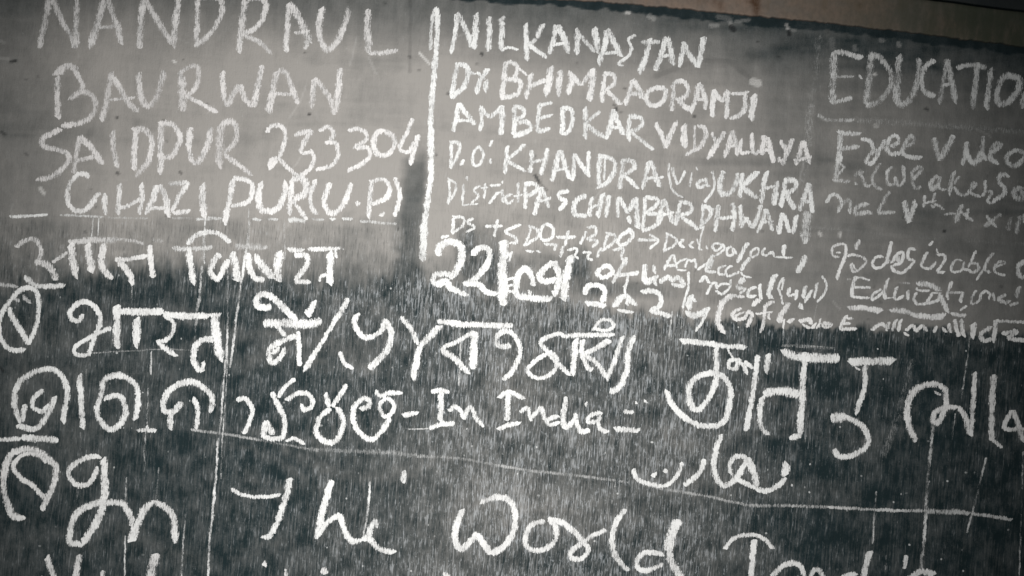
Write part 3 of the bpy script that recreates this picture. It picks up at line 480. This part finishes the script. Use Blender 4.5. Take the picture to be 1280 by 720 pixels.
def rail_material():
    m, nt = mat('stained_plaster'); n = N(nt)
    rust = n.attr('rust').outputs['Fac']; lower_dark = n.attr('lower_dark').outputs['Fac']; corner_falloff = n.attr('corner_falloff').outputs['Fac']
    a = n.noise(n.coords(9, 14), 1, 5, .6); b = n.noise(n.coords(120, 90, 4, 4), 1, 3, .6); c = n.noise(n.coords(45, 14, 3, 8), 1, 4, .6)
    col = n.mix(n.ramp(a, .3, .7), (.185, .135, .105, 1), (.135, .115, .098, 1))
    col = n.mix(n.ramp(b, .35, .75, 0, .35), col, (.085, .07, .06, 1))
    col = n.mix(n.ramp(c, .55, .75, 0, .4), col, (.12, .085, .055, 1))
    col = n.mix(n.math('MULTIPLY', rust, n.ramp(b, .2, .6, .6, 1)), col, (.055, .028, .014, 1))
    col = n.mix(n.math('MULTIPLY', corner_falloff, n.ramp(c, .2, .6, .55, 1)), col, (.030, .040, .026, 1))  # dark green tone painting the light falloff along the ledge
    col = n.mix(lower_dark, col, (.012, .014, .016, 1))
    n.surface(col, .85, n.bump(n.math('ADD', a, n.math('MULTIPLY', b, .4)), .4, .002), spec=.2)
    return m

def wall_material():
    m, nt = mat('old_wall'); n = N(nt)
    a = n.noise(n.coords(5, 5), 1, 5, .6); b = n.noise(n.coords(90, 90), 1, 3, .6)
    col = n.mix(n.ramp(a, .35, .65), (.030, .036, .040, 1), (.055, .060, .060, 1))
    n.surface(col, .9, n.bump(n.math('ADD', a, n.math('MULTIPLY', b, .3)), .4, .003), spec=.2)
    return m

CHALK, SLATE, RAIL, WALL = chalk_material(), panel_material(), rail_material(), wall_material()

# ------------------------------------------------------------------ the setting: the wall the board hangs on
def wall_mesh():
    V = [(x, y, z) for y in (.028, .12) for x, z in ((-3, -0.2), (3, -0.2), (3, 3.2), (-3, 3.2))]
    F = [(0, 1, 2, 3), (7, 6, 5, 4), (0, 4, 5, 1), (1, 5, 6, 2), (2, 6, 7, 3), (3, 7, 4, 0)]
    return V, F
wall = mesh_obj('wall', *wall_mesh(), WALL); wall['kind'] = 'structure'
wall['label'] = 'dark wall above the pale ledge of the blackboard'
wall['category'] = 'wall'

# ------------------------------------------------------------------ blackboard
bx0, bz0 = board(640, 880)
root = bpy.data.objects.new('blackboard', None); COL.objects.link(root)
root.location = (0, 0, 0)
root['label'] = 'large black wall board filled with white chalk writing in several scripts'
root['category'] = 'blackboard'

# lower edge of the ledge, as it runs in the reference, continued to both sides
EDGE = np.array([(-700, -75), (-260, -56), (200, -28), (480, -12), (620, -1), (700, 1), (760, 4), (880, 15), (960, 23), (1040, 31), (1120, 40), (1200, 50), (1280, 60), (1500, 84), (1900, 128)], float)
ex, ez = board(EDGE[:, 0], EDGE[:, 1])
def edge_z(x): return np.interp(x, ex, ez)
RAILH = 43 * PXM

# chalk marks
bpy_marks = []
for i, (nm, lab, tint, txt) in enumerate(MARKS):
    strokes = list(parse(txt))
    for part in pieces(strokes):
        V, F, A = ribbon(part, tint, .0006 + .0000113 * (i % 60))
        bpy_marks.append((nm, lab, V, F, A))
org = 'B1'; dw, do = 'w9', 'o.6'
for t in DRIPS.split('|'):
    tk = t.split()
    for s in tk:
        if s[0] == '@': org = s[1:]
        elif s[0] == 'w': dw = s
        elif s[0] == 'o': do = s
    txt = '@%s %s %s ' % (org, dw, do) + ' '.join(s for s in tk if s[0] not in '@wo')
    V, F, A = ribbon([(p, w_ * .9, o_ * .82) for p, w_, o_ in parse(txt)], 0, .0004, .34)
    bpy_marks.append(('chalk_drip', None, V, F, A))
for nm, lab, V, F, A in bpy_marks:
    o = mesh_obj(nm, V, F, CHALK, root, A)
    if lab: o['label'] = lab

# ---- panel: a slab whose front carries the film of dust and painted corner falloff as vertex values
GX = np.arange(-1.9, 1.9, .0035)
NX = len(GX); NZ = 470
zb = 1.5 - 0.86
T = np.linspace(0, 1, NZ)
X = np.repeat(GX[None, :], NZ, 0)
ZT = edge_z(GX) + RAILH * .45
Z = zb + T[:, None] * (ZT - zb)[None, :]
PX, PY = pixel(X, Z)

def sstep(a, b, v):
    t = np.clip((v - a) / (b - a), 0, 1); return t * t * (3 - 2 * t)

def vnoise(sx, sy, seed):
    """value noise over reference px, cell sx by sy"""
    r = np.random.default_rng(seed); g = r.random((200, 400))
    u = (PX + 700) / sx; v = (PY + 700) / sy
    i, j = np.floor(u).astype(int), np.floor(v).astype(int)
    fu, fv = u - i, v - j; fu = fu * fu * (3 - 2 * fu); fv = fv * fv * (3 - 2 * fv)
    i %= 399; j %= 199
    return (g[j, i] * (1 - fu) + g[j, i + 1] * fu) * (1 - fv) + (g[j + 1, i] * (1 - fu) + g[j + 1, i + 1] * fu) * fv

def blob(cx, cy, rx, ry, p=2.0):
    return np.exp(-(np.abs((PX - cx) / rx) ** p + np.abs((PY - cy) / ry) ** p))

n1, n2, n3 = vnoise(60, 60, 1), vnoise(14, 10, 2), vnoise(5, 14, 3)
# where the grey film ends above the washed black
bxs = [-300, 0, 60, 130, 230, 330, 430, 520, 545, 600, 700, 715, 760, 870, 960, 1020, 1100, 1240, 1290, 1500]
bys = [362, 362, 356, 338, 332, 346, 352, 346, 352, 360, 366, 374, 386, 398, 404, 406, 410, 412, 414, 420]
bound = np.interp(PX, bxs, bys) + (n1 - .5) * 10 + (n2 - .5) * 10 + (n3 - .5) * np.interp(PX, [0, 880, 1000], [16, 14, 7]) + (vnoise(2.6, 26, 17) - .5) * np.interp(PX, [0, 500, 900, 1020], [15, 19, 15, 6])
soft = np.interp(PX, [-300, 400, 520, 760, 900, 1000, 1500], [15, 15, 15, 14, 7, 3.5, 3.5])
up = 1 - sstep(-1, 1, (PY - bound) / soft)
dust_and_falloff = np.interp(PX, [-300, 0, 150, 500, 640, 900, 1000, 1280, 1500], [.42, .56, .95, 1.03, 1.0, .80, .60, .44, .4])  # film also thinned toward the sides, painting light falloff into the corners
left = 1 - sstep(515, 535, PX)
r270 = sstep(262, 285, PY + (n2 - .5) * 14)
dust_and_falloff = dust_and_falloff * (1 - left * r270 * (.20 + .30 * (n1 - .5) + .30 * sstep(300, 350, PY) + .24 * (vnoise(9, 16, 16) - .5)))
ledge_px = np.interp(PX, EDGE[:, 0], EDGE[:, 1])
below = PY - ledge_px
dust_and_falloff *= .34 + .66 * sstep(6, 110, below + (n1 - .5) * 24)
# wiped dark upright band left of the dividing line
band = sstep(487, 508, PX + (PY - 270) * .06 + (n2 - .5) * 10) * (1 - sstep(524, 538, PX + (PY - 270) * .07 + (n2 - .5) * 6)) * sstep(165, 230, PY + (n2 - .5) * 20) * (1 - .6 * sstep(338, 372, PY))
dust_and_falloff *= 1 - .66 * band
# washed patches round the date
date = np.clip(blob(605, 322, 28, 42, 4) * .75 + blob(560, 345, 60, 26, 4) * .55 + blob(690, 345, 75, 30, 4) * .62 + blob(580, 300, 14, 26, 4) * .5 + blob(725, 328, 14, 24, 4) * .5 + blob(785, 362, 60, 12, 4) * .45, 0, 1)
date = np.clip(date * (.75 + .5 * n3), 0, 1)
dust_and_falloff *= 1 - .75 * date
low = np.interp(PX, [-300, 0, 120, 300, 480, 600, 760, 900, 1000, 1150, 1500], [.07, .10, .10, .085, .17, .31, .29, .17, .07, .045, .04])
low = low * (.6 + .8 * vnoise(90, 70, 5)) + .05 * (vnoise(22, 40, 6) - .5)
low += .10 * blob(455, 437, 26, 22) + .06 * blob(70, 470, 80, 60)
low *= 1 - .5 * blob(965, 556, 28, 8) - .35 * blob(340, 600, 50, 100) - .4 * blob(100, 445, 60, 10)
dust = up * dust_and_falloff + (1 - up) * np.clip(low, .01, 1)
# eraser sweeps in the right column and the grey curve near the top
dust += up * .10 * sstep(700, 900, PX) * (vnoise(160, 7, 8) - .5)
dust += up * .07 * (vnoise(6, 120, 9) - .5)

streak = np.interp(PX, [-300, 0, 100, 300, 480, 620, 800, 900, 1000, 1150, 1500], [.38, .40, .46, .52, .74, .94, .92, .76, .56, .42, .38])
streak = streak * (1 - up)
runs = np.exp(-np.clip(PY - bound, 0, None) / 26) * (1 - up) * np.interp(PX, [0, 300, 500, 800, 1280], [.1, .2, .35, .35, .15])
streak = np.clip(streak + runs, 0, 1)
streak = np.maximum(streak, up * left * r270 * .52)
streak = np.maximum(streak, up * date * .85)
streak = np.maximum(streak, up * .40 * blob(700, 300, 190, 22, 4))
streak = np.maximum(streak, up * .34 * sstep(540, 560, PX) * (1 - sstep(900, 960, PX)) * sstep(60, 330, PY))
streak = np.maximum(streak, up * .10)
speck = .010 * (1 - up) * np.interp(PX, [0, 500, 1280], [.8, 1.0, 1.3]) + .004

# chalk dust rubbed off round the strokes
halo = np.zeros_like(dust)
dxm = GX[1] - GX[0]
for q, wd, op in SEGS:
    if wd < 3.0: continue
    for p in q[::5]:
        x, z = board(*p)
        i = int(round((x - GX[0]) / dxm))
        if not 8 < i < NX - 8: continue
        j = int(round((z - zb) / (ZT[i] - zb) * (NZ - 1)))
        if not 8 < j < NZ - 8: continue
        halo[j - 4:j + 5, i - 4:i + 5] += op * .05
k = np.array([1, 4, 6, 4, 1]) / 16
for ax in (0, 1, 0, 1): halo = np.apply_along_axis(lambda v: np.convolve(v, k, 'same'), ax, halo)
halo = np.clip(halo, 0, .6)
dust += halo * np.where(up > .5, .20, .16) * (.4 + 1.2 * vnoise(9, 9, 12))

# half-wiped ghosts of older writing, sideways sweeps of the cloth
gr = np.random.default_rng(21)
ghost = np.zeros_like(dust)
def sweep(f, pts, wd, v):
    for (x0, y0), (x1, y1) in zip(pts, pts[1:]):
        dx, dy = x1 - x0, y1 - y0
        t = np.clip(((PX - x0) * dx + (PY - y0) * dy) / (dx * dx + dy * dy + 1e-6), 0, 1)
        np.maximum(f, v * np.exp(-(np.hypot(PX - x0 - t * dx, PY - y0 - t * dy) / wd) ** 2), out=f)
for _ in range(46):
    x, y = gr.uniform(-40, 1300), gr.uniform(20, 400)
    a, l = gr.normal(0, .25) + (0 if gr.random() < .5 else 1.5), gr.uniform(18, 70)
    sweep(ghost, [(x, y), (x + l * math.cos(a), y + l * math.sin(a))], gr.uniform(2, 7), gr.uniform(.2, 1))
wipe = np.zeros_like(dust)
for _ in range(26):
    x, y, l, c = gr.uniform(-60, 1200), gr.uniform(10, 400), gr.uniform(80, 260), gr.uniform(-22, 22)
    sweep(wipe, [(x + l * q / 6, y + .06 * l * q / 6 + c * math.sin(math.pi * q / 6)) for q in range(7)], gr.uniform(8, 18), gr.uniform(.3, 1))
dust += up * (.11 * ghost - .15 * wipe * (.4 + 1.2 * vnoise(30, 5, 15)))
low_wipe = np.zeros_like(dust)
for _ in range(30):
    x, y, l, c = gr.uniform(-60, 1200), gr.uniform(370, 740), gr.uniform(70, 230), gr.uniform(-40, 40)
    sweep(low_wipe, [(x + l * q / 6, y + .08 * l * q / 6 + c * math.sin(math.pi * q / 6)) for q in range(7)], gr.uniform(6, 16), gr.uniform(.3, 1))
dust += (1 - up) * (.10 * low_wipe * (.3 + 1.3 * vnoise(16, 6, 18)) - .02) * np.interp(PX, [0, 500, 900, 1280], [.7, 1.2, .9, .4])
dust = np.clip(dust, 0, 1.2)
# the black margin under the ledge, bare and ragged
mw = np.interp(PX, [600, 700, 760, 900, 1000, 1120, 1280, 1500], [4, 6, 9, 10, 10, 9, 8, 8]) + (n2 - .5) * 5 + (vnoise(6, 6, 14) - .5) * 3
margin = 1 - sstep(-1.5, 1.5, below - mw)
dust = dust * (1 - margin) + .0 * margin
streak *= 1 - margin; speck *= 1 - margin

# single marks: chips, pits, scratches
mark = np.zeros_like(dust); pit = margin * .30
def seg(f, pts, wd, v):
    for (x0, y0), (x1, y1) in zip(pts, pts[1:]):
        dx, dy = x1 - x0, y1 - y0
        t = np.clip(((PX - x0) * dx + (PY - y0) * dy) / (dx * dx + dy * dy + 1e-6), 0, 1)
        dd = np.hypot(PX - x0 - t * dx, PY - y0 - t * dy)
        np.maximum(f, v * (1 - sstep(wd * .5, wd * .5 + 1.6, dd)), out=f)
for pts, wd, v in (([(783, 16), (786, 16)], 3, .55), ([(812, 20), (817, 23)], 5, .25), ([(889, 32), (896, 32)], 4, .22), ([(898, 21), (912, 24)], 5, .16),
                   ([(920, 27), (936, 25)], 2.5, .25), ([(912, 26), (914, 31)], 3, .25), ([(983, 31), (985, 36)], 2, .6), ([(988, 37), (993, 38)], 3, .2),
                   ([(941, 102), (948, 104)], 8, .55), ([(524, 66), (537, 80)], 1, .75), ([(0, 73), (11, 74)], 2.5, .14), ([(0, 51), (5, 53)], 2.5, .14),
                   ([(217, 76), (219, 78)], 1.6, .8), ([(50, 235), (55, 242)], 3, .55), ([(1093, 93), (1094, 93)], 2.4, .8),
                   ([(1050, 291), (1050, 296)], 1.5, .7), ([(1024, 291), (1026, 294)], 2.5, .6), ([(1094, 157), (1096, 158)], 4, .35), ([(1123, 54), (1124, 57)], 4, .25), ([(1100, 50), (1104, 51)], 3, .18), ([(1068, 58), (1069, 62)], 4, .15),
                   ([(580, 290), (590, 278)], 3, .0), ([(461, 72), (470, 92)], 1.4, .16), ([(1040, 50), (1041, 60)], 6, .10)):
    seg(mark, pts, wd, v)
for pts, wd, v in (([(146, 147), (147, 147)], 1.8, .7), ([(386, 143), (387, 143)], 2, .8), ([(602, 67), (603, 68)], 2.2, .8), ([(560, 117), (561, 116)], 2, .6), ([(868, 145), (868, 146)], 1.6, .7),
                   ([(669, 219), (674, 228)], 2, .8), ([(674, 228), (684, 238)], 1, .5), ([(1157, 136), (1160, 137)], 2, .7), ([(1180, 289), (1181, 289)], 1.6, .8), ([(770, 135), (771, 138)], 2, .8),
                   ([(1028, 0), (1029, 0)], 2, .5), ([(14, 77), (20, 76)], 2, .8), ([(32, 192), (34, 194)], 2, .4), ([(2, 165), (6, 168)], 2.5, .5), ([(512, 70), (513, 72)], 2, .6), ([(513, 0), (512, 90)], 2.5, .22),
                   ([(914, 34), (917, 37)], 6, .8), ([(986, 40), (987, 43)], 4, .8), ([(785, 76), (840, 88), (920, 80), (940, 100)], 5, .10), ([(820, 95), (870, 76), (910, 76), (936, 96)], 5, .20), ([(146, 216), (148, 217)], 2.5, .6), ([(225, 215), (227, 217)], 1.6, .6), ([(0, 460), (4, 464)], 2, .7)):
    seg(pit, pts, wd, v)
for _ in range(34):                       # hairline scratches
    x, y, a = rng.uniform(-60, 1340), rng.uniform(20, 400), rng.normal(1.5, .7)
    l = rng.uniform(8, 46)
    seg(mark, [(x, y), (x + l * .5 * math.cos(a) + rng.normal(0, 1.5), y + l * .5 * math.sin(a)), (x + l * math.cos(a), y + l * math.sin(a))], .3, rng.uniform(.05, .2))
for _ in range(70):                       # a scatter of pinholes
    x, y = rng.uniform(-100, 1400), rng.uniform(-20, 410)
    seg(pit, [(x, y), (x + rng.uniform(0, 2), y + rng.uniform(0, 1.5))], rng.uniform(.6, 1.3), rng.uniform(.2, .6))

front = np.stack([X, np.zeros_like(X), Z], -1).reshape(-1, 3)
idx = np.arange(NX * NZ).reshape(NZ, NX)
Ff = np.stack([idx[:-1, :-1], idx[:-1, 1:], idx[1:, 1:], idx[1:, :-1]], -1).reshape(-1, 4)
ring = np.concatenate([idx[0, :], idx[1:, -1], idx[-1, -2::-1], idx[-2:0:-1, 0]])
backv = front[ring] + (0, .024, 0)
nb = len(front) + np.arange(len(ring))
nx = np.roll(np.arange(len(ring)), -1)
Fs = np.stack([ring[nx], ring, nb, nb[nx]], -1)
pv = np.vstack([front, backv])
pad = lambda a: np.r_[np.clip(a, 0, 1).ravel(), np.zeros(len(ring))]
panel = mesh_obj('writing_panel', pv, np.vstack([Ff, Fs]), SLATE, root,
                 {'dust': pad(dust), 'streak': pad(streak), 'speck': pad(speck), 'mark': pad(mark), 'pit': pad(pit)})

# ---- the pale ledge above: a plastered moulding standing proud of the panel, its lower arris chipped
RX = np.arange(-1.95, 1.951, .003)
nr = len(RX)
jag = (np.convolve(rng.standard_normal(nr), np.ones(5) / 5, 'same') * .0016 + np.convolve(rng.standard_normal(nr), np.ones(2) / 2, 'same') * .0005)
z0 = edge_z(RX) + jag
z1 = edge_z(RX) + RAILH + np.convolve(rng.standard_normal(nr), np.ones(25) / 25, 'same') * .002
prof = []                                  # rows: underside at the panel, lower arris, face, upper arris, back
rows = [(.004, z0 + .001), (-.006, z0 + .0005), (-.008, z0 + .002)]
for t in np.linspace(.06, .96, 12): rows.append((-.008, z0 + t * (z1 - z0)))
rows += [(-.006, z1), (.030, z1 + .002)]
RV = np.vstack([np.stack([RX, np.full(nr, y), z], -1) for y, z in rows])
ri = np.arange(nr * len(rows)).reshape(len(rows), nr)
RF = np.stack([ri[:-1, :-1], ri[:-1, 1:], ri[1:, 1:], ri[1:, :-1]], -1).reshape(-1, 4)
rpx, rpy = pixel(RV[:, 0], RV[:, 2])
def g(cx, cy, rx, ry): return np.exp(-((rpx - cx) / rx) ** 2 - ((rpy - cy) / ry) ** 2)
rust = np.clip(1.0 * g(944, 8, 5, 16) + .7 * g(937, 3, 6, 4) + .5 * g(899, 8, 5, 8) + .35 * g(893, 2, 4, 5) + .25 * g(878, 3, 12, 4) + .5 * g(1073, 9, 3, 3) + .18 * g(1200, 26, 40, 10), 0, 1)
lower_dark = np.clip(1 - np.repeat(np.array([r for r in range(len(rows))])[:, None], nr, 1).ravel() / 2.2, 0, 1) * .9  # dark on the underside, fading out past the lower arris
rail = mesh_obj('ledge', RV, RF, RAIL, root, {'rust': rust, 'lower_dark': lower_dark, 'corner_falloff': np.clip((rpx - 940) / 320, 0, .85)})  # light falloff toward the top right, put into the ledge colour
rail['label'] = 'pale brown plaster ledge with rust runs along the top of the board'
